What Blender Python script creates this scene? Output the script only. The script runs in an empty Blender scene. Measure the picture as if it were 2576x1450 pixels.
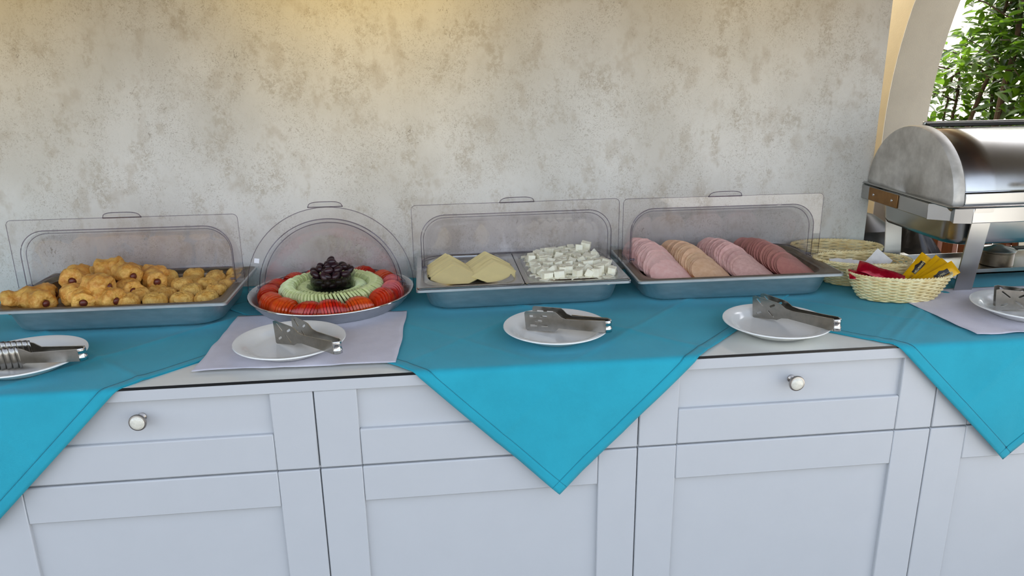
import bpy, bmesh, math, random
from mathutils import Vector, Matrix, noise
from math import pi, sin, cos, radians as rad, sqrt

random.seed(7)
S = bpy.context.scene
C = S.collection
H = 0.90          # height of the glass worktop above the floor; everything below is written relative to the worktop

# ------------------------------------------------------------------ camera, world, light, exposure
F_PX, PITCH, YAW, ROLL = 1942.92, 0.295703, 0.104770, -0.014265
CAM = Vector((0.155103, -1.449599, 0.611660 + H))
fw = Vector((sin(YAW) * cos(PITCH), cos(YAW) * cos(PITCH), -sin(PITCH)))
rt = Vector((cos(YAW), -sin(YAW), 0)); up = rt.cross(fw)
r2 = cos(ROLL) * rt + sin(ROLL) * up; u2 = -sin(ROLL) * rt + cos(ROLL) * up
cd = bpy.data.cameras.new('camera'); cd.sensor_width = 36; cd.lens = F_PX / 2576 * 36
cd.clip_start = 0.05; cd.clip_end = 200
cam = bpy.data.objects.new('camera', cd); C.objects.link(cam)
M = Matrix((r2, u2, -fw)).transposed().to_4x4(); M.translation = CAM
cam.matrix_world = M; S.camera = cam

W = bpy.data.worlds.new('sky'); S.world = W; W.use_nodes = True
bg = W.node_tree.nodes['Background']
SUN = Vector((.34, .62, .70)).normalized()          # towards the sun: behind the wall, on the garden side
sky = W.node_tree.nodes.new('ShaderNodeTexSky'); sky.sky_type = 'NISHITA'; sky.sun_disc = False
sky.sun_elevation = math.asin(SUN.z); sky.sun_rotation = math.atan2(SUN.x, SUN.y); sky.dust_density = 3.0; sky.air_density = 1.0
haze = W.node_tree.nodes.new('ShaderNodeHueSaturation'); haze.inputs['Saturation'].default_value = .50     # hazy summer sky
W.node_tree.links.new(sky.outputs[0], haze.inputs['Color']); W.node_tree.links.new(haze.outputs[0], bg.inputs[0]); bg.inputs[1].default_value = 0.22
def lamp(name, kind, loc, energy, color, size=0.1, rot=(0, 0, 0)):
    l = bpy.data.lights.new(name, kind); l.energy = energy; l.color = color
    if kind == 'SUN': l.angle = size
    else: l.shadow_soft_size = size
    o = bpy.data.objects.new(name, l); C.objects.link(o)
    o.location = Vector(loc) + Vector((0, 0, H)); o.rotation_euler = rot
    return o
sun = lamp('sun', 'SUN', (6, 9, 8), 3.2, (1, 0.93, 0.8), 0.01); sun.rotation_euler = (-SUN).to_track_quat('-Z', 'Y').to_euler()
def spot(name, loc, aim, energy, color, cone, blend):
    o = lamp(name, 'SPOT', loc, energy, color, 0.08); o.data.spot_size = rad(cone); o.data.spot_blend = blend
    d = Vector(aim) - Vector(loc); o.rotation_euler = d.to_track_quat('-Z', 'Y').to_euler(); return o
for wx, we in ((-1.0, 6.0), (0.0, 9.5), (0.95, 3.6)):
    spot('wall_washer_light', (wx, -0.10, 1.35), (wx, 0.68, 0.96), we, (1.0, 0.64, 0.03), 72, 1.0)
lamp('passage_lamp_light', 'POINT', (1.55, 2.5, 1.5), 22.0, (1.0, 0.86, 0.62), 0.12)
S.view_settings.view_transform = 'Standard'; S.view_settings.look = 'None'
S.view_settings.gamma = 1.0; S.view_settings.use_curve_mapping = False
S.view_settings.exposure = 1.50
try:
    S.cycles.transparent_max_bounces = 40; S.cycles.max_bounces = 10
except Exception: pass

# ------------------------------------------------------------------ materials
def lin(c):
    f = lambda v: v / 12.92 if v <= 0.04045 else ((v + 0.055) / 1.055) ** 2.4
    return tuple(f(x / 255) for x in c) + (1,)
def nn(nt, t, **kw):
    n = nt.nodes.new(t)
    for k, v in kw.items():
        if k.startswith('i_'):
            key = k[2:]; key = int(key) if key.isdigit() else key.replace('_', ' ')
            n.inputs[key].default_value = v
        else: setattr(n, k, v)
    return n
def mat(name, col, rough=0.5, metal=0.0, var=0.08, vscale=30, bump=0.0, bscale=200, col2=None, objvar=0.0, sss=0.0, coat=0.0, spec=0.5, stretch=None, rvar=0.0, sheen=0.0, bdist=.002):
    m = bpy.data.materials.new(name); m.use_nodes = True; nt = m.node_tree; L = nt.links.new
    p = nt.nodes['Principled BSDF']
    tc = nn(nt, 'ShaderNodeTexCoord'); src = tc.outputs['Object']
    if stretch:
        mp = nn(nt, 'ShaderNodeMapping'); mp.inputs['Scale'].default_value = stretch; L(src, mp.inputs[0]); src = mp.outputs[0]
    nz = nn(nt, 'ShaderNodeTexNoise', i_Scale=vscale, i_Detail=4.0, i_Roughness=0.6); L(src, nz.inputs['Vector'])
    c1 = lin(col); c2 = lin(col2) if col2 else tuple(max(0, v * (1 - 3 * var)) for v in c1[:3]) + (1,)
    cr = nn(nt, 'ShaderNodeValToRGB'); cr.color_ramp.elements[0].position = 0.35; cr.color_ramp.elements[1].position = 0.65
    cr.color_ramp.elements[0].color = c2; cr.color_ramp.elements[1].color = c1
    L(nz.outputs['Fac'], cr.inputs[0]); out = cr.outputs[0]
    if objvar:
        oi = nn(nt, 'ShaderNodeObjectInfo'); hs = nn(nt, 'ShaderNodeHueSaturation')
        mr = nn(nt, 'ShaderNodeMapRange'); mr.inputs['To Min'].default_value = 1 - objvar; mr.inputs['To Max'].default_value = 1 + objvar
        L(oi.outputs['Random'], mr.inputs[0]); L(mr.outputs[0], hs.inputs['Value'])
        mr2 = nn(nt, 'ShaderNodeMapRange'); mr2.inputs['To Min'].default_value = 0.5 - objvar * 0.03; mr2.inputs['To Max'].default_value = 0.5 + objvar * 0.03
        mu = nn(nt, 'ShaderNodeMath', operation='FRACT'); mm = nn(nt, 'ShaderNodeMath', operation='MULTIPLY'); mm.inputs[1].default_value = 7.31
        L(oi.outputs['Random'], mm.inputs[0]); L(mm.outputs[0], mu.inputs[0]); L(mu.outputs[0], mr2.inputs[0]); L(mr2.outputs[0], hs.inputs['Hue'])
        L(out, hs.inputs['Color']); out = hs.outputs[0]
    L(out, p.inputs['Base Color'])
    p.inputs['Roughness'].default_value = rough; p.inputs['Metallic'].default_value = metal
    p.inputs['Specular IOR Level'].default_value = spec
    if coat: p.inputs['Coat Weight'].default_value = coat; p.inputs['Coat Roughness'].default_value = 0.08
    if sheen: p.inputs['Sheen Weight'].default_value = sheen
    if sss:
        p.inputs['Subsurface Weight'].default_value = sss; p.inputs['Subsurface Radius'].default_value = (0.01, 0.006, 0.003); p.inputs['Subsurface Scale'].default_value = 0.6
    if rvar:
        mr = nn(nt, 'ShaderNodeMapRange'); mr.inputs['To Min'].default_value = rough - rvar; mr.inputs['To Max'].default_value = rough + rvar
        L(nz.outputs['Fac'], mr.inputs[0]); L(mr.outputs[0], p.inputs['Roughness'])
    if bump:
        n2 = nn(nt, 'ShaderNodeTexNoise', i_Scale=bscale, i_Detail=3.0); L(src, n2.inputs['Vector'])
        b = nn(nt, 'ShaderNodeBump', i_Strength=bump, i_Distance=bdist); L(n2.outputs['Fac'], b.inputs['Height']); L(b.outputs[0], p.inputs['Normal'])
    return m
def clear_mat(name, tint, rough=0.03, ior=1.45, gl=1.0):
    m = bpy.data.materials.new(name); m.use_nodes = True; nt = m.node_tree; L = nt.links.new
    nt.nodes.remove(nt.nodes['Principled BSDF']); out = nt.nodes['Material Output']
    tr = nn(nt, 'ShaderNodeBsdfTransparent'); tr.inputs[0].default_value = tint
    gs = nn(nt, 'ShaderNodeBsdfGlossy'); gs.inputs['Roughness'].default_value = rough; gs.inputs[0].default_value = (gl, gl, gl, 1)
    tc = nn(nt, 'ShaderNodeTexCoord'); nz = nn(nt, 'ShaderNodeTexNoise', i_Scale=14.0); L(tc.outputs['Object'], nz.inputs['Vector'])
    b = nn(nt, 'ShaderNodeBump', i_Strength=0.06, i_Distance=0.004); L(nz.outputs['Fac'], b.inputs['Height']); L(b.outputs[0], gs.inputs['Normal'])
    lw = nn(nt, 'ShaderNodeLayerWeight'); lw.inputs['Blend'].default_value = .5
    pw = nn(nt, 'ShaderNodeMath', operation='POWER'); pw.inputs[1].default_value = 4.0; L(lw.outputs['Facing'], pw.inputs[0])
    fr = nn(nt, 'ShaderNodeMath', operation='MULTIPLY_ADD'); fr.inputs[1].default_value = .38; fr.inputs[2].default_value = ((ior - 1) / (ior + 1)) ** 2; L(pw.outputs[0], fr.inputs[0])
    mx = nn(nt, 'ShaderNodeMixShader'); L(fr.outputs[0], mx.inputs[0]); L(tr.outputs[0], mx.inputs[1]); L(gs.outputs[0], mx.inputs[2])
    L(mx.outputs[0], out.inputs[0]); return m

def wallpaper():
    m = bpy.data.materials.new('weathered_wallpaper'); m.use_nodes = True; nt = m.node_tree; L = nt.links.new
    p = nt.nodes['Principled BSDF']; p.inputs['Roughness'].default_value = 0.75; p.inputs['Specular IOR Level'].default_value = 0.25
    tc = nn(nt, 'ShaderNodeTexCoord')
    def nz(scale, stretch=(1, 1, 1), detail=5, rough=0.6, dist=0.0, off=(0, 0, 0)):
        mp = nn(nt, 'ShaderNodeMapping'); mp.inputs['Scale'].default_value = stretch; mp.inputs['Location'].default_value = off
        L(tc.outputs['Object'], mp.inputs[0])
        n = nn(nt, 'ShaderNodeTexNoise', i_Scale=scale, i_Detail=detail, i_Roughness=rough, i_Distortion=dist); L(mp.outputs[0], n.inputs['Vector']); return n.outputs['Fac']
    def rng(s, a, b, lo=0.0, hi=1.0):
        r = nn(nt, 'ShaderNodeMapRange'); r.inputs['From Min'].default_value = a; r.inputs['From Max'].default_value = b
        r.inputs['To Min'].default_value = lo; r.inputs['To Max'].default_value = hi; r.interpolation_type = 'SMOOTHSTEP'
        L(s, r.inputs[0]); return r.outputs[0]
    def mul(a, b):
        n = nn(nt, 'ShaderNodeMath', operation='MULTIPLY')
        for i, v in enumerate((a, b)):
            if isinstance(v, (int, float)): n.inputs[i].default_value = v
            else: L(v, n.inputs[i])
        return n.outputs[0]
    def mix(fac, a, b):
        n = nn(nt, 'ShaderNodeMixRGB')
        L(fac, n.inputs[0])
        for i, v in ((1, a), (2, b)):
            if isinstance(v, tuple): n.inputs[i].default_value = v
            else: L(v, n.inputs[i])
        return n.outputs[0]
    base = mix(rng(nz(3.5, (1, 1, .7)), .35, .65), lin((210, 207, 199)), lin((225, 223, 217)))
    patch = mul(rng(nz(10, (1.4, 1, .85), 6, .65), .50, .64), rng(nz(95, (1, 1, 1), 4, .7, .6), .40, .58))
    c = mix(mul(patch, .52), base, lin((178, 168, 150)))
    soft = rng(nz(15, (1.1, 1, .85), 5, .6, 0, (3, 1, 7)), .52, .68)
    c = mix(mul(soft, .42), c, lin((186, 176, 160)))
    scratch = mul(rng(nz(170, (1, 1, 1.0), 4, .65, 1.6, (9, 2, 1)), .53, .62), rng(nz(9, (1, 1, .8), 5, .65, 0, (5, 5, 5)), .36, .58))
    c = mix(mul(scratch, .46), c, lin((152, 142, 126)))
    fleck = mul(rng(nz(95, (1.2, 1, .7), 3, .65, 1.5, (1, 8, 3)), .60, .66), rng(nz(5.5, (1.4, 1, .8), 3, .6, 0, (2, 9, 4)), .60, .68))
    c = mix(mul(fleck, .62), c, lin((122, 110, 94)))
    L(c, p.inputs['Base Color'])
    b = nn(nt, 'ShaderNodeBump', i_Strength=.35, i_Distance=.002); L(nz(120, (1, 1, 1), 4, .6, .5), b.inputs['Height']); L(b.outputs[0], p.inputs['Normal'])
    return m

MT = {}
MT['wallpaper'] = wallpaper()
MT['plaster'] = mat('cream_plaster', (232, 224, 204), .8, var=.03, vscale=6, bump=.25, bscale=160)
MT['arch'] = mat('grey_beige_plaster', (168, 161, 146), .8, var=.03, vscale=6, bump=.3, bscale=220)
MT['floor'] = mat('grey_brown_floor', (100, 94, 87), .5, var=.05, vscale=4)
MT['ceiling'] = mat('brown_wood_ceiling', (104, 76, 52), .5, var=.1, vscale=6, stretch=(1, 12, 1))
MT['paving'] = mat('pale_paving', (210, 206, 198), .8, var=.05, vscale=5)
MT['cab'] = mat('white_cabinet_foil', (190, 192, 194), .38, var=.006, vscale=12, spec=.4)
MT['glass_top'] = mat('white_backed_glass', (222, 222, 214), .06, var=.01, vscale=8, spec=.6)
MT['glass_edge'] = mat('black_glass_edge', (12, 14, 16), .25, var=.02)
MT['teal'] = mat('teal_cotton', (42, 163, 184), .88, var=.03, vscale=9, bump=.35, bscale=1400, spec=.2, sheen=.15)
MT['hem'] = mat('teal_hem', (40, 160, 181), .88, var=.03, vscale=9, bump=.35, bscale=1400, spec=.2, sheen=.15)
MT['thread'] = mat('teal_thread', (22, 96, 112), .9, var=.03)
MT['napkin'] = mat('lilac_white_paper', (216, 213, 222), .9, var=.02, vscale=25, bump=.3, bscale=700, spec=.2)
MT['china'] = mat('white_porcelain', (232, 232, 228), .12, var=.01, vscale=10, spec=.6)
MT['steel'] = mat('brushed_steel', (182, 182, 180), .26, 1.0, var=.015, vscale=40, rvar=.02)
MT['steel_pan'] = mat('satin_steel_pan', (196, 200, 202), .50, 1.0, var=.04, vscale=50, stretch=(.5, 3, 2), rvar=.05, bump=.05, bscale=300)
MT['steel_in'] = mat('worn_steel_insert', (128, 116, 100), .38, 1.0, var=.12, vscale=25, rvar=.1)
MT['steel_tong'] = mat('tong_steel', (168, 164, 156), .24, 1.0, var=.05, vscale=80, rvar=.06)
MT['steel_stain'] = mat('stained_dull_steel', (214, 211, 204), .46, .25, var=.1, vscale=12, col2=(166, 162, 154), rvar=.06)
MT['chrome'] = mat('chrome', (205, 205, 205), .1, 1.0, var=.03)
MT['brownplate'] = mat('brown_hinge_plate', (150, 108, 58), .4, .55, var=.08, vscale=40)
MT['rubber'] = mat('black_rubber', (14, 14, 14), .45, var=.05)
MT['craquelure'] = mat('cream_craquelure', (226, 222, 206), .2, var=.05, vscale=240, coat=.6)
MT['nickel'] = mat('satin_nickel', (172, 166, 160), .28, 1.0, var=.04)
MT['dome'] = clear_mat('clear_acrylic_dome', (.978, .970, .975, 1))
MT['frame'] = clear_mat('clear_acrylic_frame', (.95, .945, .945, 1))
MT['bead'] = clear_mat('acrylic_edge', (.60, .57, .63, 1), .06, 1.5)
MT['bowl'] = clear_mat('bowl_glass', (.80, .82, .82, 1), .03, 1.5)
MT['pastry'] = mat('baked_pastry', (238, 190, 98), .55, var=.1, vscale=55, col2=(206, 138, 50), bump=.8, bscale=120, bdist=.005, objvar=.12, sss=.05)
MT['pastry_in'] = mat('pale_dough', (222, 186, 112), .65, var=.08, vscale=60, col2=(198, 152, 72), bump=.5, bscale=150, objvar=.08)
MT['bun'] = mat('crackled_bun', (240, 198, 110), .6, var=.1, vscale=48, col2=(214, 156, 66), bump=1.0, bscale=110, bdist=.008, objvar=.10, sss=.05)
MT['sausage'] = mat('sausage', (112, 52, 40), .35, var=.08, vscale=80)
MT['cheese'] = mat('yellow_cheese', (243, 226, 162), .45, var=.02, vscale=20, objvar=.09)
MT['feta'] = mat('white_feta', (244, 242, 224), .55, var=.03, vscale=70, bump=.5, bscale=260, objvar=.06, col2=(236, 230, 204))
MT['ham'] = mat('pink_ham', (230, 190, 182), .42, var=.06, vscale=70, objvar=.12, col2=(222, 172, 164))
MT['ham_b'] = mat('rosy_ham', (222, 180, 172), .42, var=.06, vscale=90, objvar=.12, col2=(206, 158, 150))
MT['chicken'] = mat('tan_chicken_roll', (226, 188, 154), .42, var=.06, vscale=60, objvar=.12, col2=(212, 168, 130))
MT['salami'] = mat('brown_red_sausage', (176, 120, 108), .38, var=.08, vscale=90, objvar=.14, col2=(166, 108, 100))
MT['chicken_skin'] = mat('brown_roll_rind', (186, 120, 66), .42, var=.06, vscale=60)
MT['salami_skin'] = mat('dark_sausage_rind', (112, 54, 46), .38, var=.06, vscale=60)
MT['tomato'] = mat('tomato_flesh', (204, 50, 18), .26, var=.08, vscale=70, col2=(172, 28, 10), objvar=.16, coat=.15)
MT['tomato_o'] = mat('orange_tomato_flesh', (214, 84, 28), .18, var=.08, vscale=70, col2=(194, 54, 16), objvar=.12, coat=.15)
MT['cucumber'] = mat('peeled_cucumber', (224, 232, 176), .3, var=.04, vscale=90, objvar=.06, col2=(208, 220, 148), coat=.2)
MT['seed'] = mat('cucumber_seed_core', (176, 196, 84), .3, var=.08, vscale=220, col2=(206, 216, 126))
MT['olive'] = mat('black_olive', (38, 20, 28), .34, var=.1, vscale=40, col2=(56, 30, 36), objvar=.25)
MT['wicker'] = mat('pale_wicker', (242, 228, 180), .55, var=.08, vscale=50, objvar=.03, col2=(226, 202, 142))
MT['wicker_in'] = mat('honey_wicker', (232, 208, 148), .55, var=.08, vscale=50, objvar=.03, col2=(214, 182, 114))
MT['red'] = mat('red_foil', (172, 14, 40), .16, .35, var=.1, vscale=50, bump=.8, bscale=60)
MT['yellow'] = mat('yellow_foil', (226, 170, 14), .25, .15, var=.04, vscale=30, bump=.25, bscale=60)
MT['labelblk'] = mat('dark_label', (44, 38, 34), .4, var=.05)
MT['print'] = mat('cream_print', (228, 214, 160), .5, var=.02)
MT['brownprint'] = mat('brown_print', (140, 92, 10), .5, var=.02)
MT['paper'] = mat('white_paper', (226, 222, 216), .7, var=.03, vscale=40)
MT['bag'] = mat('black_plastic_bag', (12, 12, 13), .30, var=.1, vscale=20, bump=.7, bscale=30)
MT['wood'] = mat('brown_wood_slat', (122, 66, 34), .55, var=.1, vscale=8, stretch=(8, 8, 1))
MT['bark'] = mat('grey_brown_bark', (84, 66, 50), .85, var=.12, vscale=30, bump=.8, bscale=60)
MT['dark'] = mat('dark_enamel', (34, 34, 36), .35, .3, var=.05)
MT['cream'] = mat('cream_resin', (226, 214, 190), .35, var=.02)
MT['pricetag'] = mat('white_sticker', (235, 235, 240), .5, var=.02)
def leafmat():
    m = mat('leaf_green', (34, 68, 20), .32, var=.1, vscale=20, objvar=.45, col2=(16, 42, 12))
    nt = m.node_tree; L = nt.links.new; p = nt.nodes['Principled BSDF']; out = nt.nodes['Material Output']
    tl = nn(nt, 'ShaderNodeBsdfTranslucent'); tl.inputs[0].default_value = lin((128, 176, 36))
    mx = nn(nt, 'ShaderNodeMixShader'); mx.inputs[0].default_value = .24
    L(p.outputs[0], mx.inputs[1]); L(tl.outputs[0], mx.inputs[2]); L(mx.outputs[0], out.inputs[0]); return m
MT['leaf'] = leafmat()

# ------------------------------------------------------------------ mesh helpers
ORD = ['first', 'second', 'third', 'fourth', 'fifth', 'sixth', 'seventh', 'eighth', 'ninth', 'tenth', 'eleventh', 'twelfth', 'thirteenth', 'fourteenth', 'fifteenth', 'sixteenth', 'seventeenth', 'eighteenth', 'nineteenth', 'twentieth', 'twenty-first', 'twenty-second', 'twenty-third']
class MB:
    def __init__(s): s.v = []; s.f = []
    def add(s, vs, fs):
        o = len(s.v); s.v += [tuple(v) for v in vs]; s.f += [tuple(i + o for i in f) for f in fs]; return s
    def box(s, a, b):
        (x0, y0, z0), (x1, y1, z1) = a, b
        return s.add([(x0, y0, z0), (x1, y0, z0), (x1, y1, z0), (x0, y1, z0), (x0, y0, z1), (x1, y0, z1), (x1, y1, z1), (x0, y1, z1)],
                     [(3, 2, 1, 0), (4, 5, 6, 7), (0, 1, 5, 4), (1, 2, 6, 5), (2, 3, 7, 6), (3, 0, 4, 7)])
    def rings(s, R, closed=True, cap0=False, cap1=False):
        n = len(R[0]); vs = [p for r in R for p in r]; fs = []
        for i in range(len(R) - 1):
            for j in range(n if closed else n - 1):
                k = (j + 1) % n; fs.append((i * n + j, i * n + k, (i + 1) * n + k, (i + 1) * n + j))
        if cap0: fs.append(tuple(range(n - 1, -1, -1)))
        if cap1: fs.append(tuple(range((len(R) - 1) * n, len(R) * n)))
        return s.add(vs, fs)
    def lathe(s, prof, n=48, c=(0, 0, 0)):
        R = [[(c[0] + r * cos(2 * pi * j / n), c[1] + r * sin(2 * pi * j / n), c[2] + z) for j in range(n)] for r, z in prof]
        return s.rings(R, True, prof[0][0] > 1e-6, prof[-1][0] > 1e-6)
    def tube(s, pts, r, n=6, closed=False):
        pts = [Vector(p) for p in pts]; m = len(pts); R = []
        for i, p in enumerate(pts):
            a = pts[(i - 1) % m] if (closed or i > 0) else p; b = pts[(i + 1) % m] if (closed or i < m - 1) else p
            t = (b - a).normalized(); u = t.orthogonal() if abs(t.z) > .95 else t.cross(Vector((0, 0, 1)))
            u.normalize(); w = t.cross(u); rr = r[i] if isinstance(r, (list, tuple)) else r
            R.append([p + rr * (cos(2 * pi * j / n) * u + sin(2 * pi * j / n) * w) for j in range(n)])
        if closed: R.append(R[0])
        return s.rings(R, True, not closed, not closed)
    def grid(s, fn, nu, nv):
        vs = [fn(i / nu, j / nv) for i in range(nu + 1) for j in range(nv + 1)]
        fs = [(i * (nv + 1) + j, (i + 1) * (nv + 1) + j, (i + 1) * (nv + 1) + j + 1, i * (nv + 1) + j + 1) for i in range(nu) for j in range(nv)]
        return s.add(vs, fs)
    def prism(s, poly, z0, z1):
        n = len(poly); vs = [(x, y, z0) for x, y in poly] + [(x, y, z1) for x, y in poly]
        return s.add(vs, [tuple(range(n - 1, -1, -1)), tuple(range(n, 2 * n))] + [(i, (i + 1) % n, n + (i + 1) % n, n + i) for i in range(n)])
    def mesh(s, name, m=None, smooth=True, angle=40, fix=True):
        me = bpy.data.meshes.new(name); me.from_pydata(s.v, [], s.f); me.update()
        if fix:
            bm = bmesh.new(); bm.from_mesh(me); bmesh.ops.remove_doubles(bm, verts=bm.verts, dist=1e-6)
            bmesh.ops.recalc_face_normals(bm, faces=bm.faces); bm.to_mesh(me); bm.free()
        if smooth: shade(me, angle)
        if m: me.materials.append(MT[m])
        return me
def shade(me, angle=40):
    me.polygons.foreach_set('use_smooth', [True] * len(me.polygons))
    try: me.set_sharp_from_angle(angle=rad(angle))
    except Exception: pass
def link(name, me, parent=None, loc=None, rz=0.0, mw=None):
    o = bpy.data.objects.new(name, me); C.objects.link(o)
    if parent: o.parent = parent
    if mw is not None: o.matrix_basis = mw
    else:
        if loc is not None: o.location = loc
        o.rotation_euler = (0, 0, rz)
    return o
def obj(name, mb, m, parent=None, loc=None, rz=0.0, smooth=True, angle=40, mw=None, bevel=0, solid=0, offs=0.0):
    me = mb.mesh(name, m, smooth, angle); o = link(name, me, parent, loc, rz, mw)
    if bevel:
        b = o.modifiers.new('bevel', 'BEVEL'); b.width = bevel; b.segments = 2; b.limit_method = 'ANGLE'
    if solid:
        b = o.modifiers.new('solid', 'SOLIDIFY'); b.thickness = solid; b.offset = offs
    return o
def tag(o, label, cat=None, group=None, kind=None):
    o['label'] = label
    if cat: o['category'] = cat
    if group: o['group'] = group
    if kind: o['kind'] = kind
    return o
def thing(name, label, cat, loc=(0, 0, 0), rz=0.0, group=None):
    return tag(link(name, None, None, loc, rz), label, cat, group)
def struct(o): o['kind'] = 'structure'; return o
def rrect(hx, hy, r, n=6):
    out = []; r = min(r, hx, hy)
    for cx, cy, a0 in ((hx - r, hy - r, 0), (-hx + r, hy - r, 90), (-hx + r, -hy + r, 180), (hx - r, -hy + r, 270)):
        for k in range(n + 1):
            a = rad(a0 + 90 * k / n); out.append((cx + r * cos(a), cy + r * sin(a)))
    return out
def ring3(poly, z): return [(x, y, z) for x, y in poly]
_dg = None
def plate2d(outer, holes, th, m=None, bev=0.0):
    cu = bpy.data.curves.new('tmp', 'CURVE'); cu.dimensions = '2D'; cu.fill_mode = 'BOTH'; cu.extrude = th / 2; cu.bevel_depth = bev; cu.bevel_resolution = 1
    for poly in [outer] + list(holes):
        sp = cu.splines.new('POLY'); sp.points.add(len(poly) - 1)
        for p, q in zip(sp.points, poly): p.co = (q[0], q[1], 0, 1)
        sp.use_cyclic_u = True
    o = bpy.data.objects.new('tmp', cu); C.objects.link(o); dg = bpy.context.evaluated_depsgraph_get()
    me = bpy.data.meshes.new_from_object(o.evaluated_get(dg)); bpy.data.objects.remove(o); bpy.data.curves.remove(cu)
    shade(me, 35)
    if m: me.materials.clear(); me.materials.append(MT[m])
    return me
def text_mesh(txt, size, m):
    cu = bpy.data.curves.new('tmp', 'FONT'); cu.body = txt; cu.size = size; cu.align_x = 'CENTER'; cu.align_y = 'CENTER'; cu.extrude = .0001
    o = bpy.data.objects.new('tmp', cu); C.objects.link(o); dg = bpy.context.evaluated_depsgraph_get()
    me = bpy.data.meshes.new_from_object(o.evaluated_get(dg)); bpy.data.objects.remove(o); bpy.data.curves.remove(cu)
    me.materials.clear(); me.materials.append(MT[m]); return me
def axes(origin, xa, na):
    x = Vector(xa).normalized(); z = Vector(na); z = (z - z.dot(x) * x).normalized(); y = z.cross(x)
    m = Matrix((x, y, z)).transposed().to_4x4(); m.translation = Vector(origin); return m
def fb(p, s, seed=0): return noise.noise(Vector(p) * s + Vector((seed * 3.7, seed * 1.3, seed * 2.1)))

# ------------------------------------------------------------------ the setting
WY = 0.68; WX = 1.441; CEIL = 1.95
struct(obj('wall_back', MB().box((-3.0, WY, -H), (WX, WY + .14, CEIL)), 'wallpaper', smooth=False))
tag(bpy.data.objects['wall_back'], 'grey beige weathered-plaster wallpaper wall behind the buffet')
A_W, A_H, YJ, ZS = .85, 1.13, 1.883, .235
arc = [(YJ - A_W + A_W * cos(a), ZS + A_H * sin(a)) for a in [pi * k / 48 for k in range(49)]]
outl = [(3.2, -H), (3.2, CEIL), (-.35, CEIL), (-.35, -H), (YJ - 2 * A_W, -H)] + arc[::-1] + [(YJ, -H)]
me = plate2d(outl, [], .2)
me.materials.clear(); me.materials.append(MT['arch'])
wr = link('wall_right', me, mw=Matrix(((0, 0, 1, 2.30), (1, 0, 0, 0), (0, 1, 0, 0), (0, 0, 0, 1)))); struct(wr)
tag(wr, 'plastered side wall with a wide arch opening to the garden')
# cream face of the side wall, seen beside the wallpaper
fm = MB(); fo = 0
def face_strip(u, v):
    z = -H + (CEIL + H) * v
    y1 = YJ if z < ZS else YJ - A_W + A_W * sqrt(max(0, 1 - ((z - ZS) / A_H) ** 2))
    return (2.197, y1 + .0005 + (3.19 - y1) * u, z)
fm.grid(face_strip, 1, 60)
struct(obj('trim_1', fm, 'plaster', wr, smooth=False, mw=Matrix(((0, 0, 1, 2.30), (1, 0, 0, 0), (0, 1, 0, 0), (0, 0, 0, 1))).inverted(), solid=.003, offs=1))
struct(obj('wall_left', MB().box((-2.5, -.35, -H), (-2.4, 3.2, CEIL)), 'plaster', smooth=False))
struct(obj('wall_far', MB().box((-3.0, 3.2, -H), (2.4, 3.3, CEIL)), 'plaster', smooth=False))
struct(obj('floor', MB().box((-14, -30, -H - .1), (2.4, 3.3, -H)), 'floor', smooth=False))
struct(obj('ceiling', MB().box((-3.1, -.35, CEIL), (2.4, 3.3, CEIL + .1)), 'ceiling', smooth=False))
struct(obj('shade_beam', MB().box((-2.5, -.35, .84), (2.4, -.20, CEIL)), 'ceiling', smooth=False))  # unseen beam above the frame, added to keep daylight off the upper wall
gp = struct(obj('garden_ground', MB().box((2.4, -30, -H - .1), (22, 22, -H - .02)), 'paving', smooth=False))

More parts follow.
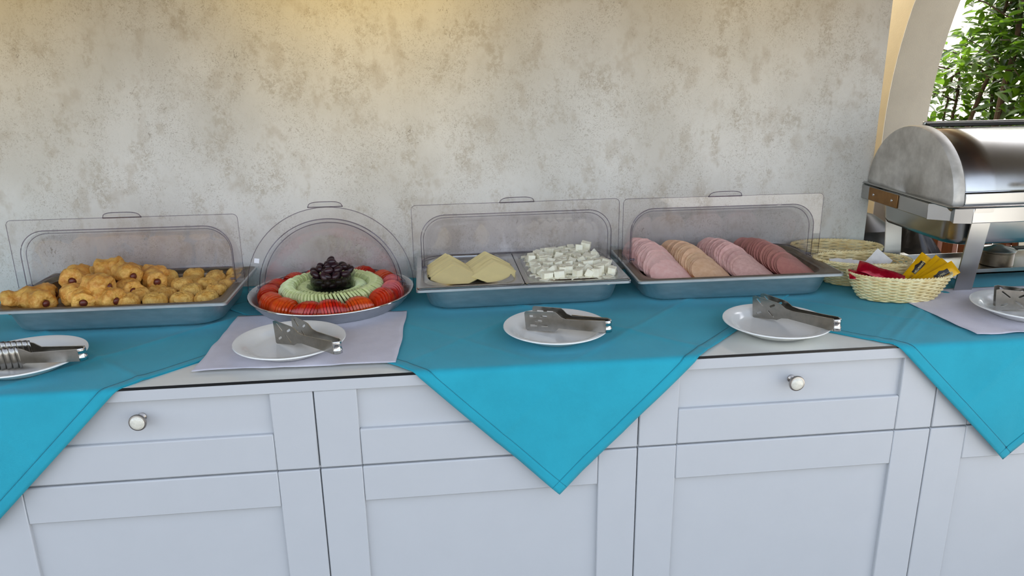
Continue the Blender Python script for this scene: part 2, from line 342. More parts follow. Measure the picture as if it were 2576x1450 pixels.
# ------------------------------------------------------------------ cabinets
S1, CW = .5752, .6708
GAP = .0026
def knob(parent, x, z):
    R = MB().lathe([(0, 0), (.0085, 0), (.0085, .002), (.005, .005), (.005, .016), (.012, .021), (.0165, .024), (.0172, .027), (.0160, .0295), (.0142, .0300)], 28)
    k = obj('knob', R, 'nickel', parent, mw=Matrix(((1, 0, 0, x), (0, 0, -1, .012), (0, 1, 0, z), (0, 0, 0, 1))))
    k['label'] = 'round nickel knob with a crackled cream inlay'
    return k
for i, (lab) in enumerate(['white cabinet at the left end under the pastry tray, drawer knob on show',
                           'white cabinet under the hanging tip of the middle teal cloth',
                           'white cabinet under the cold cut tray, drawer knob on show',
                           'white cabinet at the right end under the chafing dish']):
    x0 = S1 + (i - 2) * CW + CW * 0; cx = x0 + CW / 2
    cab = thing('base_cabinet', lab, 'cabinet', (cx, 0, -H), 0, 'white base cabinets')
    hw = CW / 2 - GAP / 2; z = lambda v: v + H
    obj('carcass', MB().box((-CW / 2 + .001, .026, .0), (CW / 2 - .001, .66, z(-.030))).box((-CW / 2, .016, .10), (-CW / 2 + .004, .03, z(-.031))).box((CW / 2 - .004, .016, .10), (CW / 2, .03, z(-.031))).box((-CW / 2, .014, z(-.2075)), (CW / 2, .03, z(-.2025))), 'cab', cab, smooth=False)
    def front(nm, zt, zb, toprail):
        d = obj(nm, MB().box((-hw + .08, .013, zb + .06), (hw - .08, .025, zt - (.06 if toprail else .001))), 'cab', cab, smooth=False)
        for sx in (-1, 1):
            obj('stile', MB().box((sx * hw, .003, zb), (sx * (hw - .0845), .025, zt)) if sx < 0 else MB().box((hw - .0845, .003, zb), (hw, .025, zt)), 'cab', d, smooth=True, bevel=.0022)
        obj('rail', MB().box((-hw + .085, .0034, zb), (hw - .085, .025, zb + .082)), 'cab', d, bevel=.0028)
        if toprail: obj('rail', MB().box((-hw + .085, .0034, zt - .082), (hw - .085, .025, zt)), 'cab', d, bevel=.0028)
        return d
    dr = front('drawer', z(-.0305), z(-.203), False)
    front('door', z(-.2068), .10, True)
    if i in (0, 2): 
        k = knob(dr, 0, z(-.068))
        il = MB().lathe([(.0143, .0296), (.0125, .0318), (.008, .0333), (.0001, .0338)], 28)
        # the crackled inlay sits in the knob: same mesh object, second material
        me2 = il.mesh('inlay', 'craquelure')
        bm = bmesh.new(); bm.from_mesh(k.data); n0 = len(bm.faces); bm.from_mesh(me2); bm.faces.ensure_lookup_table()
        for f in bm.faces[n0:]: f.material_index = 1
        k.data.materials.append(MT['craquelure']); bm.to_mesh(k.data); bm.free()
    obj('plinth', MB().box((-CW / 2, .05, 0), (CW / 2, .07, .095)), 'cab', cab, smooth=False)
CX0, CX1 = S1 - 3 * CW + .3, 2.12
wt = thing('worktop', 'long white buffet worktop with a glass sheet on it', 'worktop', (0, 0, -.030))
obj('slab', MB().box((CX0, 0, 0), (CX1, WY - .001, .0240)), 'cab', wt, bevel=.0012)
gl = thing('glass_sheet', 'glass sheet with a black edge covering the worktop', 'glass sheet', (0, 0, -.006))
obj('pane', MB().box((CX0, .0012, 0), (CX1, WY - .001, .006)), 'glass_top', gl, smooth=False)
obj('edge', MB().box((CX0, -.0004, 0.0002), (CX1, .0012, .0058)), 'glass_edge', gl, smooth=False)

# ------------------------------------------------------------------ table cloths
def cloth(tipx, drop, lab, zoff, seed, side=1.1, extra=()):
    n = 170; th = .0012
    s2 = sqrt(.5)
    creases = [(0, .46, .0022), (1, .19, .0022), (0, .19, .0012), (1, .46, .0012)] + list(extra)
    def mapp(u, v, up=0.0):
        x = (u - v) * s2; y = (u + v) * s2 - drop
        y = min(y, WY - .008); x = max(CX0 + .01 - tipx, min(CX1 - .01 - tipx, x))
        h = 0
        for ax, p, a in creases:
            d = (u if ax == 0 else v) - p; h += a * math.exp(-(d / .007) ** 2) + a * .6 * math.exp(-(d / .03) ** 2)
        h += .0011 * max(0, fb((x * 5, y * 5, seed), 1.3, seed)) + .0016 * max(0, fb((u * 14, v * 3, 0), 1, seed + 2) - .25)
        r = .010
        if y > 0.0:
            k = min(1, y / .05); Z = zoff + h * (.35 + .65 * k) + up; Y = y
        else:
            q = -y
            if q < r * pi / 2:
                a = q / r; Y = -r * sin(a) * (1 + up / r); Z = zoff - r + r * cos(a) * (1 + up / r)
            else:
                q -= r * pi / 2
                b = .006 * sin(pi * min(1, q / .30)) + .005 * fb((x * 6, q * 5, seed), 1, seed) * min(1, q / .1) + .010 * (q / .3) ** 2 * max(0, sin(x * 23 + seed))
                Y = -r - max(0, b) - h * .6 - up; Z = zoff - r - q
        return (tipx + x, Y, Z)
    vs, fs, idx = [], [], {}
    def vid(i, j):
        if (i, j) not in idx:
            idx[(i, j)] = len(vs); vs.append(mapp(side * i / n, side * j / n))
        return idx[(i, j)]
    for i in range(n):
        for j in range(n):
            u, v = side * (i + .5) / n, side * (j + .5) / n
            x, y = (u - v) * s2 + tipx, (u + v) * s2 - drop
            g_ = side / n * s2
            if y - g_ > WY - .008 or x - g_ > CX1 - .01 or x + g_ < CX0 + .01: continue
            fs.append((vid(i, j), vid(i + 1, j), vid(i + 1, j + 1), vid(i, j + 1)))
    m = MB(); m.add(vs, fs)
    o = obj('tablecloth', m, 'teal', angle=80, solid=th, offs=1)
    # shape is in world units: move the origin to the spot of the tip
    tag(o, lab, 'tablecloth', 'teal square cloths laid cornerwise')
    lim = (WY - .01 + drop) / s2
    hm = MB(); w = .024
    def hem(ax):
        def fn(a, b):
            t = a * min(side, .78); p = b * w
            return mapp(t, p, .0013) if ax == 0 else mapp(p, t, .0013)
        return fn
    hm.grid(hem(0), 130, 3); hm.grid(hem(1), 130, 3)
    obj('hem', hm, 'hem', o, angle=80, solid=.0006, offs=1)
    st = MB()
    for ax in (0, 1):
        st.tube([mapp(t, w - .001, .0020) if ax == 0 else mapp(w - .001, t, .0020) for t in [.78 * k / 120 for k in range(121)]], .00035, 4)
    obj('stitching', st, 'thread', o)
    return o
cloth(-.751, .296, 'teal cloth at the left end with the pastry tray on it', .0008, 1)
cloth(.401, .300, 'teal cloth in the middle, its corner hanging between two cabinets', .0026, 2)
cloth(1.424, .296, 'teal cloth at the right end below the baskets and chafing dish', .0008, 3, extra=[(1, .425, .0026), (1, .405, .0016)])
ZC = .0048    # top of the cloths where things stand

def napkin(pts, lab, seed, z0):
    a, b, c, d = [Vector(p) for p in pts]
    o0 = (a + b + c + d) / 4
    def fn(u, v):
        p = a.lerp(d, u).lerp(b.lerp(c, u), v) - o0
        e = min(u, 1 - u, v, 1 - v)
        ed = max(0, .06 - e) / .06
        wob = .004 * fb((u * 4, v * 4, seed), 1, seed)
        return (p.x + wob, p.y + .004 * fb((u * 5 + 9, v * 4, seed), 1, seed), .0012 + .003 * ed * max(0, fb((u * 7, v * 7, 3), 1, seed) + .15) + .0007 * (1 + fb((u * 3, v * 3, 0), 1, seed)))
    o = obj('paper_napkin', MB().grid(fn, 40, 40), 'napkin', loc=(o0.x, o0.y, z0), angle=80, solid=.0005, offs=1)
    return tag(o, lab, 'napkin', 'lilac white paper napkins')
napkin([(-.337, .052), (-.322, .392), (.087, .37), (.071, .04)], 'lilac white napkin under the plate in front of the round salad tray', 1, ZC)
napkin([(1.331, .02), (1.315, .35), (1.72, .335), (1.74, .01)], 'lilac white napkin at the right end under a plate beside the baskets', 2, ZC)
ZN = ZC + .0035

# ------------------------------------------------------------------ plates and tongs
pm = MB().lathe([(0.0001, .0035), (.064, .0035), (.066, .0), (.070, .0), (.074, .0035), (.088, .0085), (.098, .016), (.1155, .0215), (.1176, .0232), (.1170, .0252), (.1135, .0252), (.100, .0215), (.092, .0160), (.085, .0092), (.078, .0066), (.070, .0058), (.0001, .0058)], 72).mesh('plate', 'china', angle=50)
PL = [((-.690, .133, ZC), 'round white plate at the left edge holding ribbed tongs'),
      ((-.157, .143, ZN), 'round white plate on the napkin in front of the round salad tray'),
      ((.421, .154, ZC), 'round white plate on teal cloth in front of the cheese tray'),
      ((.916, .116, ZC), 'round white plate on bare glass in front of the cold cut tray'),
      ((1.532, .128, ZN), 'round white plate on the napkin at the right edge')]
for loc, lab in PL: tag(link('plate', pm, None, loc), lab, 'plate', 'white plates for the tongs')

def slot(cx, cy, l, w, a, n=5):
    out = []
    for s in (1, -1):
        for k in range(n + 1):
            t = -pi / 2 + pi * k / n; x = s * (l / 2 - w / 2) + s * w / 2 * cos(t); y = s * w / 2 * sin(t)
            out.append((cx + x * cos(a) - y * sin(a), cy + x * sin(a) + y * cos(a)))
    return out
def tongs(lab, tip, bend, kind, sep=.036, lenf=None):
    A = Vector(tip); B = Vector(bend); Lt = (B - A).length
    t = thing('serving_tongs', lab, 'tongs', (0, 0, 0), 0, 'steel serving tongs')
    t.matrix_basis = axes(A, B - A, (0, 0, 1))
    La = Lt - .010
    if kind == 'rect':
        o = [(0, .004), (.004, 0), (.070, 0), (.074, .003), (.080, .008), (La, .003), (La, .029), (.100, .029), (.088, .033), (.080, .041), (.074, .045), (.004, .045), (0, .041)]
        hs = [slot(.020, .034, .018, .0052, 0), slot(.046, .034, .018, .0052, 0), slot(.033, .0235, .018, .0052, 0), slot(.020, .012, .018, .0052, 0), slot(.046, .012, .018, .0052, 0)]
    elif kind == 'splay':
        o = [(-.004, .002), (0, 0), (.052, .004), (.060, .004), (.072, .010), (.088, .012), (La, .003), (La, .030), (.100, .031), (.082, .034), (.068, .043), (.060, .045), (.003, .052), (-.004, .050)]
        hs = [slot(.016, .039, .024, .0036, -.72), slot(.048, .035, .016, .0052, .45), slot(.013, .014, .016, .0052, .45), slot(.044, .016, .023, .0034, -.72)]
    else:
        o = [(.062, .006), (.074, .010), (La, .003), (La, .029), (.090, .031), (.074, .040), (.062, .043)]
        hs = []
    am = plate2d(o, hs, .0012, 'steel_tong', .0002)
    hy = sep / 2; gy = .0095
    ang = math.atan2(hy - gy, La)
    for s in (-1, 1):
        x0 = Vector((La, s * gy, 0)); d = Vector((-cos(ang), s * sin(ang), 0))
        # local x of arm runs tip->bend ; its plane is x-z
        ma = Matrix((-d, Vector((0, 0, 1)), (-d).cross(Vector((0, 0, 1))))).transposed().to_4x4()
        ma.translation = x0 - (-d) * La
        arm = link('arm', am, t, mw=ma)
        if kind == 'ribbed':
            hd = MB().grid(lambda u, v: (-.006 + u * .072, v * .046 + .0 , .0016 * sin(u * 2 * pi * 5.5)), 60, 3)
            obj('ribbed_head', hd, 'steel_tong', arm, angle=80, solid=.001, offs=0)
        else:
            # rolled stiffening edge along the arm
            ed = MB().tube([(.100, .0305, 0), (.13, .0295, 0), (La, .0298, 0)], .0010, 6)
            obj('rolled_edge', ed, 'steel_tong', arm)
    bm_ = MB()
    R = []
    for k in range(17):
        a = -pi / 2 + pi * k / 16
        R.append([(La + gy * cos(a) * f, gy * sin(a) * f, z) for f, z in ((1, .003), (1, .008), (1.05, .0085), (1.05, .0105), (1, .011), (1, .022), (1.05, .0225), (1.05, .0245), (1, .027), (1, .0295))])
    bm_.rings(R, closed=False)
    obj('bend', bm_, 'chrome', t, solid=.0011, offs=0, angle=60)
    return t
zf = .0060
def on(tipxy, bendxy, z): return (tipxy[0], tipxy[1], z + zf + .0010), (bendxy[0], bendxy[1], z + .0250)
a, b = on((-.735, .120), (-.545, .082), ZC); tongs('steel tongs with ribbed heads on the plate at the left edge', a, b, 'ribbed', .046)
a, b = on((-.172, .180), (-.038, .030), ZN); tongs('steel tongs with starlike slots on the napkin plate before the round tray', a, b, 'splay', .044)
a, b = on((.368, .196), (.532, .085), ZC); tongs('steel tongs with rectangular slotted blades on the plate before the cheese', a, b, 'rect', .040)
a, b = on((.909, .196), (1.014, .018), ZC); tongs('steel tongs with starlike slots on the plate before the cold cuts', a, b, 'splay', .030)
a, b = on((1.480, .158), (1.65, .060), ZN); tongs('steel tongs with slotted blades on the plate at the right edge', a, b, 'splay', .036)

# ------------------------------------------------------------------ steel pans
def pan_mesh(L, D, h, floor, m='steel_pan', inset=.020, rc=.055, lip=.007, t=.0012):
    hx, hy = L / 2, D / 2
    P = [(0, h - lip, .010), (0, h - .0012, .010), (.0012, h, .010), (.0105, h, .010)]
    P += [(inset - .004, h - .0015, rc * .85), (inset, h - .006, rc * .9)]
    P += [(inset + .008, floor + .020, rc), (inset + .013, floor + .008, rc), (inset + .024, floor, rc)]
    O = [(inset + .026, floor - t, rc), (inset + .0115, floor + .007, rc), (inset + .0065, floor + .020, rc), (inset - .0015, h - .007, rc * .9), (.0105, h - .0022, .010), (.0015, h - .0022, .009), (.0012, h - lip, .009)]
    mb = MB()
    R = [ring3(rrect(hx - i, hy - i, r, 7), z) for i, z, r in P]
    mb.rings(R, True, False, True)
    R = [ring3(rrect(hx - i, hy - i, r, 7), z) for i, z, r in O]
    mb.rings([ring3(rrect(hx - P[0][0], hy - P[0][0], .010, 7), P[0][1])] + R[::-1], True, False, True)
    return mb.mesh('pan', m, angle=35)
PH = .0693
TR = {3: (.3764, .338, .0054), 4: (.9202, .3225, -.018), 1: (-.5887, .3113, -.0216)}
def tray_matrix(k):
    x, y, r = TR[k]; c, s = cos(r), sin(r)
    m = Matrix.Rotation(r, 4, 'Z'); m.translation = (x - s * .1625, y + c * .1625, ZC - .002); return m
big = pan_mesh(.53, .325, PH - ZC + .002, .0014)
TL = {1: 'steel pan of sausage rolls and buns at the left end', 3: 'steel pan holding the cheese dishes in the middle', 4: 'steel pan of fanned cold cuts between cheese and baskets'}
ins = pan_mesh(.521, .316, PH - ZC + .002 + .0006, .040, 'steel_in', lip=.0005, inset=.019)
for k in (1, 3, 4):
    t = thing('buffet_pan', TL[k], 'food pan', (0, 0, 0), 0, 'steel buffet pans'); t.matrix_basis = tray_matrix(k)
    link('pan', big, t)
    if k != 3: link('shallow_insert', ins, t, loc=(0, 0, .0002))
half = pan_mesh(.262, .322, PH - ZC + .002 + .0042, .050, 'steel', inset=.017, rc=.075, lip=.003)
m3 = tray_matrix(3)
for sx, lab in ((-1, 'shallow steel dish of sliced yellow cheese'), (1, 'shallow steel dish of feta cubes')):
    o = link('shallow_dish', half, None); o.matrix_basis = m3 @ Matrix.Translation((sx * .1318, 0, 0))
    tag(o, lab, 'dish', 'shallow dishes in the cheese pan')
def in_tray(k, x, y, z): return tray_matrix(k) @ Vector((x, y, z))

# ------------------------------------------------------------------ roll-top lids
def arch_profile(hw, zt, r, n=10):
    pts = [(-hw, 0)]
    for k in range(n + 1):
        a = pi - pi / 2 * k / n; pts.append((-hw + r + r * cos(a), zt - r + r * sin(a)))
    for k in range(n + 1):
        a = pi / 2 - pi / 2 * k / n; pts.append((hw - r + r * cos(a), zt - r + r * sin(a)))
    return pts + [(hw, 0)]
def hinge(parent, sx, x):
    m = MB(); s = sx
    def bx(a, b): m.box((min(s * a[0], s * b[0]), a[1], a[2]), (max(s * a[0], s * b[0]), b[1], b[2]))
    bx((x - .012, -.006, -.002), (x + .020, .006, .006)); bx((x - .018, -.003, .003), (x - .010, .004, .009)); bx((x + .002, -.004, -.008), (x + .008, .004, 0))
    obj('hinge', m, 'frame', parent, bevel=.001)
    obj('hinge_pin', MB().tube([(s * (x - .014), 0, .008), (s * (x - .002), 0, .008)], .003, 8), 'bead', parent)
def grip(parent, w, z, tilt=0.25):
    m = MB()
    def fn(u, v):
        x = (u - .5) * w; hgt = .014 * (1 - (2 * u - 1) ** 4) ** .5 if 0 < u < 1 else 0
        return (x, -.002 - hgt * v * tilt * 2, z + hgt * v)
    m.grid(fn, 24, 3); o = obj('handle', m, 'frame', parent, solid=.004, offs=0)
    obj('handle_edge', MB().tube([fn(k / 24, 1) for k in range(25)], .0011, 5), 'bead', o)
    obj('handle_base', MB().tube([(-w / 2, -.002, z), (w / 2, -.002, z)], .0016, 5), 'bead', o)
def rect_lid(k, lab):
    t = thing('roll_top_lid', lab, 'lid', (0, 0, 0), 0, 'clear roll-top lids'); t.matrix_basis = tray_matrix(k) @ Matrix.Translation((0, 0, PH - ZC + .0065))
    hw, zt = .270, .171; iw, it = .249, .144
    outer = []
    for (cx, cz, a0) in ((hw - .012, zt - .012, 0), (-hw + .012, zt - .012, 90)):
        for q in range(7): a = rad(a0 + 15 * q); outer.append((cx + .012 * cos(a), cz + .012 * sin(a)))
    outer += [(-hw, .002), (-iw, .002)]
    ap = arch_profile(iw, it, .062)
    outer = outer[:-1] + [(p[0], max(p[1], .002)) for p in ap] + [(hw, .002)]
    MZ = Matrix(((1, 0, 0, 0), (0, 0, -1, 0), (0, 1, 0, 0), (0, 0, 0, 1)))
    link('front_frame', plate2d(outer, [], .003, 'frame'), t, mw=MZ)
    obj('frame_edge', MB().tube([(x, 0, z) for x, z in [(hw, .004)] + outer[:14] + [(-hw, .004)]], .0008, 5), 'bead', t)
    obj('arch_edge', MB().tube([(x, -.002, z) for x, z in ap], .0012, 6), 'bead', t)
    ap2 = arch_profile(iw - .006, it - .009, .058)
    obj('inner_arch_edge', MB().tube([(x, .010, z) for x, z in ap2], .0009, 6), 'bead', t)
    def dome(nm, w, r0, r, a0, a1):
        pr = arch_profile(w, r0, r)
        R = [[(x, z * sin(a), z * cos(a)) for x, z in pr] for a in [rad(a0 + (a1 - a0) * q / 20) for q in range(21)]]
        return obj(nm, MB().rings(R, closed=False), 'dome', t, angle=70, solid=.0018, offs=0)
    dome('dome', iw - .003, it - .004, .060, 2, 89)
    dome('rear_dome', iw - .010, it - .012, .056, 20, 89)
    # flange of the rear half lying on the back rim of the pan
    obj('rear_edge', MB().tube([(x, z, .001) for x, z in arch_profile(iw, it, .062)], .0016, 6), 'bead', t)
    obj('rear_flange', MB().box((-.255, it - .002, -.0005), (.255, it + .014, .0015)), 'frame', t, bevel=.0005)
    obj('rear_handle', MB().box((-.040, it - .002, .0015), (.040, it + .010, .0125)), 'frame', t, bevel=.002)
    grip(t, .090, zt)
    for s in (-1, 1): hinge(t, s, .250)
    for sx in (-.16, .15):
        obj('clip', MB().box((sx - .006, -.004, it - .004), (sx + .006, .003, it + .004)), 'frame', t, bevel=.001)
    return t
rect_lid(1, 'clear roll-top lid standing open over the pastry pan'); rect_lid(3, 'clear roll-top lid standing open over the cheese pan'); rect_lid(4, 'clear roll-top lid standing open over the cold cut pan')

# ------------------------------------------------------------------ round salad tray
RX, RY = -.104, .470
rt_ = thing('round_tray', 'round steel tray of tomatoes, cucumbers and olives', 'tray', (RX, RY, ZC - .002))
obj('tray_body', MB().lathe([(.0001, 0), (.166, 0), (.174, .003), (.178, .008), (.184, .012), (.188, .018), (.193, .022), (.198, .030), (.2045, .036), (.2055, .0385), (.2045, .0395), (.1995, .0385), (.192, .028), (.187, .018), (.183, .0155), (.001, .0145)], 96), 'steel_pan', rt_, angle=50)
obj('rim_bead', MB().tube([(.2048 * cos(a), .2048 * sin(a), .038) for a in [2 * pi * k / 96 for k in range(96)]], .0019, 8, True), 'chrome', rt_)
FLZ = ZC + .0130
ld = thing('roll_top_lid', 'clear round dome lid standing open over the salad tray', 'lid', (RX, RY + .004, .046), 0, 'clear roll-top lids')
def arcpts(r, n=40, z0=0.0): return [(r * cos(pi - pi * k / n), r * sin(pi - pi * k / n)) for k in range(n + 1)]
o_r, i_r = .207, .178
outl = [(-o_r, -.022)] + arcpts(o_r) + [(o_r, -.012), (i_r, -.012)] + arcpts(i_r)[::-1] + [(-i_r, -.022)]
MZ = Matrix(((1, 0, 0, 0), (0, 0, -1, 0), (0, 1, 0, 0), (0, 0, 0, 1)))
link('front_frame', plate2d(outl, [], .003, 'frame'), ld, mw=MZ)
obj('frame_edge', MB().tube([(-o_r, 0, -.022)] + [(x, 0, z) for x, z in arcpts(o_r)] + [(o_r, 0, -.012)], .0010, 5), 'bead', ld)
obj('arch_edge', MB().tube([(-i_r, -.002, -.02)] + [(x, -.002, z) for x, z in arcpts(i_r)] + [(i_r, -.002, -.01)], .0014, 6), 'bead', ld)
obj('inner_arch_edge', MB().tube([(x, .008, z) for x, z in arcpts(i_r - .011)], .0012, 6), 'bead', ld)
for nm, r, a0 in (('dome', i_r - .004, 2), ('rear_dome', i_r - .012, 15)):
    R = [[(r * cos(pi * j / 40), r * sin(pi * j / 40) * sin(a), r * sin(pi * j / 40) * cos(a)) for j in range(41)] for a in [rad(a0 + (89 - a0) * q / 20) for q in range(21)]]
    obj(nm, MB().rings(R, closed=False), 'dome', ld, angle=80, solid=.0018, offs=0)
obj('rear_edge', MB().tube([(x, z, .001) for x, z in arcpts(i_r)], .0018, 6), 'bead', ld)
obj('rear_flange', MB().tube([(x, z, -.002) for x, z in arcpts(i_r + .010)], .0012, 6), 'bead', ld)
obj('rear_handle', MB().box((-.035, i_r - .004, .001), (.035, i_r + .008, .014)), 'frame', ld, bevel=.002)
grip(ld, .085, o_r + .001)
for s in (-1, 1): hinge(ld, s, .186)
obj('price_sticker', MB().box((-.006, -.0005, -.006), (.006, .0005, .006)), 'pricetag', ld, mw=Matrix.Translation((-.178, -.0025, .078)) @ Matrix.Rotation(.15, 4, 'Y'))
bpy.context.view_layer.update()

# bowl and olives
by = RY + .022
bw = tag(obj('glass_bowl', MB().lathe([(.0001, 0), (.030, 0), (.034, .003), (.044, .016), (.055, .036), (.0585, .058), (.0592, .060), (.0580, .0605), (.0565, .058), (.053, .037), (.042, .018), (.032, .006), (.0001, .004)], 48), 'bowl', loc=(RX, by, FLZ)), 'small clear glass bowl of dark olives in the salad tray', 'bowl')
def olive_mesh(seed):
    m = MB(); n, k = 14, 9; R = []
    for i in range(k + 1):
        a = pi * i / k; x = .0125 * cos(a) * (1 + .10 * (cos(a) > .8)); r = .0085 * sin(a) ** .85 if 0 < i < k else .0003
        R.append([(x, r * cos(2 * pi * j / n) * (1 + .06 * fb((i, j, seed), .7, seed)), r * sin(2 * pi * j / n)) for j in range(n)])
    m.rings(R, True, True, True); return m.mesh('olive', 'olive', angle=80)
oms = [olive_mesh(i) for i in range(3)]
cnt = 0
for lev, (zz, nr, rr) in enumerate([(.038, 9, .036), (.046, 10, .043), (.052, 4, .017), (.064, 12, .046), (.068, 6, .022), (.076, 7, .032), (.083, 4, .014), (.093, 2, .009)]):
    for q in range(nr):
        a = 2 * pi * q / nr + lev * .7 + random.uniform(-.2, .2); r = rr * random.uniform(.9, 1.08)
        o = link('olive', random.choice(oms)); cnt += 1
        o.matrix_basis = Matrix.Translation((RX + r * cos(a), by + r * sin(a), FLZ + zz)) @ Matrix.Rotation(random.uniform(0, 6.3), 4, 'Z') @ Matrix.Rotation(random.uniform(-.9, .9), 4, 'Y')
        tag(o, 'dark purple olive heaped in the glass bowl', 'olive', 'olives in the glass bowl')

# tomatoes: halves cut into thin slices, ring along the tray edge
def tom_mesh(w, h, m, th=.0060, seed=0):
    n = 14; poly = [(-w, 0)] + [(-w * cos(pi * k / n), h * sin(pi * k / n) ** .8 + .002) for k in range(n + 1)] + [(w, 0)]
    me = MB().prism([(x * (1 + .02 * fb((x * 90, y * 90, seed), 1)), y) for x, y in poly], -th / 2, th / 2).mesh('tomato_slice', m, angle=30)
    return me
tcache = {}
def tslice(q, m):
    key = (q, m)
    if key not in tcache:
        f = sqrt(max(.1, 1 - (abs(q) * .88) ** 2)); tcache[key] = tom_mesh(.0275 * f, .037 * f ** .8, m, seed=int(q * 10))
    return tcache[key]
NCL = 15; rT = .158
for c in range(NCL):
    a0 = 2 * pi * c / NCL - pi / 2 + .12
    big_ = random.uniform(1.04, 1.18); ns = 10; mm = 'tomato_o' if c in (1, 12, 5, 13) else 'tomato'
    lean = random.choice([.25, .35, -.2])
    for q in range(ns):
        u = -1 + 2 * (q + .5) / ns; u = round(u, 2)
        a = a0 + u * (pi / NCL) * 1.0
        rr = rT - .004 + random.uniform(-.0015, .0015)
        o = link('tomato_slice', tslice(u, mm))
        tang = Vector((-sin(a), cos(a), 0)); radial = Vector((cos(a), sin(a), 0))
        zax = (-tang * cos(lean) + Vector((0, 0, 1)) * sin(lean)).normalized(); xax = radial; yax = zax.cross(xax)
        m_ = Matrix((xax * big_, yax * big_, zax)).transposed().to_4x4(); m_.translation = (RX + rr * cos(a), RY + rr * sin(a), FLZ + .003)
        o.matrix_basis = m_
        hr = round((((90 - math.degrees(a0)) % 360) / 30) * 2) / 2 % 12
        clock = ('half past ' if hr % 1 else '') + ['twelve', 'one', 'two', 'three', 'four', 'five', 'six', 'seven', 'eight', 'nine', 'ten', 'eleven'][int(hr)] + ('' if hr % 1 else " o'clock")
        tag(o, ('orange red' if mm == 'tomato_o' else 'red') + f' tomato slice in the sliced half at {clock} on the round tray', 'tomato slice', f'slices of the tomato half at {clock}')

# cucumber: peeled rounds standing on edge in two rings
def cuc_mesh(r, th):
    mb = MB(); n = 14
    poly = [(r * cos(2 * pi * k / n) * (1 + (.03 if k % 2 else -.01)), r * sin(2 * pi * k / n) * (1 + (.03 if k % 2 else -.01))) for k in range(n)]
    mb.prism(poly, -th / 2, th / 2); me = mb.mesh('cucumber_slice', 'cucumber', angle=35)
    sd = MB()
    for zz in (-th / 2 - .0002, th / 2 + .0002):
        sd.add([(r * .52 * cos(2 * pi * k / 10), r * .52 * sin(2 * pi * k / 10), zz) for k in range(10)], [tuple(range(10))])
    me2 = sd.mesh('seed', 'seed', fix=False)
    bm = bmesh.new(); bm.from_mesh(me); n0 = len(bm.faces); bm.from_mesh(me2); bm.faces.ensure_lookup_table()
    for f in bm.faces[n0:]: f.material_index = 1
    me.materials.append(MT['seed']); bm.to_mesh(me); bm.free(); return me
cm = [cuc_mesh(.0215, .0056), cuc_mesh(.0205, .0056)]; ci = cuc_mesh(.0165, .005)
def ring(n, rad_, meshes, zc, lean, lab, grp, skip=None, squash=1.0):
    for q in range(n):
        a = 2 * pi * q / n
        if skip and skip(a): continue
        rr = rad_ * random.uniform(.985, 1.015); ln = lean * (1 if (q // 9) % 2 else -1) if abs(lean) < .3 else lean
        tang = Vector((-sin(a), cos(a), 0)); radial = Vector((cos(a), sin(a), 0))
        ln += random.uniform(-.06, .06)
        zax = (tang * cos(ln) + Vector((0, 0, 1)) * sin(ln)).normalized(); xax = radial; yax = zax.cross(xax)
        o = link('cucumber_slice', random.choice(meshes)); m_ = Matrix((xax, yax, zax)).transposed().to_4x4()
        m_.translation = (RX + rr * cos(a), RY + .008 + rr * sin(a), FLZ + zc); o.matrix_basis = m_
        tag(o, lab, 'cucumber slice', grp)
ring(84, .110, cm, .0245, .42, 'pale green cucumber slice in the wide ring inside the tomatoes', 'cucumber slices of the outer ring')
ring(48, .074, [ci], .021, -.42, 'pale green cucumber slice in the tight ring around the olive bowl', 'cucumber slices of the inner ring')

# ------------------------------------------------------------------ sausage rolls and buns
def roll_mesh(seed):
    mb = MB(); n, k = 34, 22; R = []; Lr = .066
    for i in range(k + 1):
        u = i / k; x = (u - .5) * Lr; e = min(u, 1 - u); r = .0205 + .006 * min(1, e / .12) ** .5 + .0028 * sin(u * 9 + seed)
        R.append([(x + .003 * fb((j * .5, seed, 3), 1), r * cos(2 * pi * j / n) * (1 + .14 * fb((u * 4, cos(2 * pi * j / n) * 2, sin(2 * pi * j / n) * 2), 1, seed) + .07 * fb((u * 12, cos(2 * pi * j / n) * 4, sin(2 * pi * j / n) * 4), 1, seed)) * 1.05,
                   r * sin(2 * pi * j / n) * (1 + .14 * fb((u * 4, cos(2 * pi * j / n) * 2, sin(2 * pi * j / n) * 2), 1, seed) + .07 * fb((u * 12, cos(2 * pi * j / n) * 4, sin(2 * pi * j / n) * 4), 1, seed))) for j in range(n)])
    def inner(x, r): return [(x, r * cos(2 * pi * j / n), r * sin(2 * pi * j / n)) for j in range(n)]
    R = [inner(-Lr * .38, .0085), inner(-Lr * .47, .0095)] + R + [inner(Lr * .47, .0095), inner(Lr * .38, .0085)]
    mb.rings(R, True, True, True); return mb.mesh('pastry', 'pastry', angle=70)
rms = [roll_mesh(i) for i in range(5)]
sm = MB().rings([[(x, r * cos(2 * pi * j / 14), r * sin(2 * pi * j / 14)) for j in range(14)] for x, r in ((-.034, .0005), (-.0335, .005), (-.031, .0078), (-.025, .0088), (.025, .0088), (.031, .0078), (.0335, .005), (.034, .0005))], True, True, True).mesh('sausage', 'sausage', angle=80)
sq = MB().box((-.03, -.02, -.02), (.03, .02, .02))
RI = Vector((0, 0, 0))
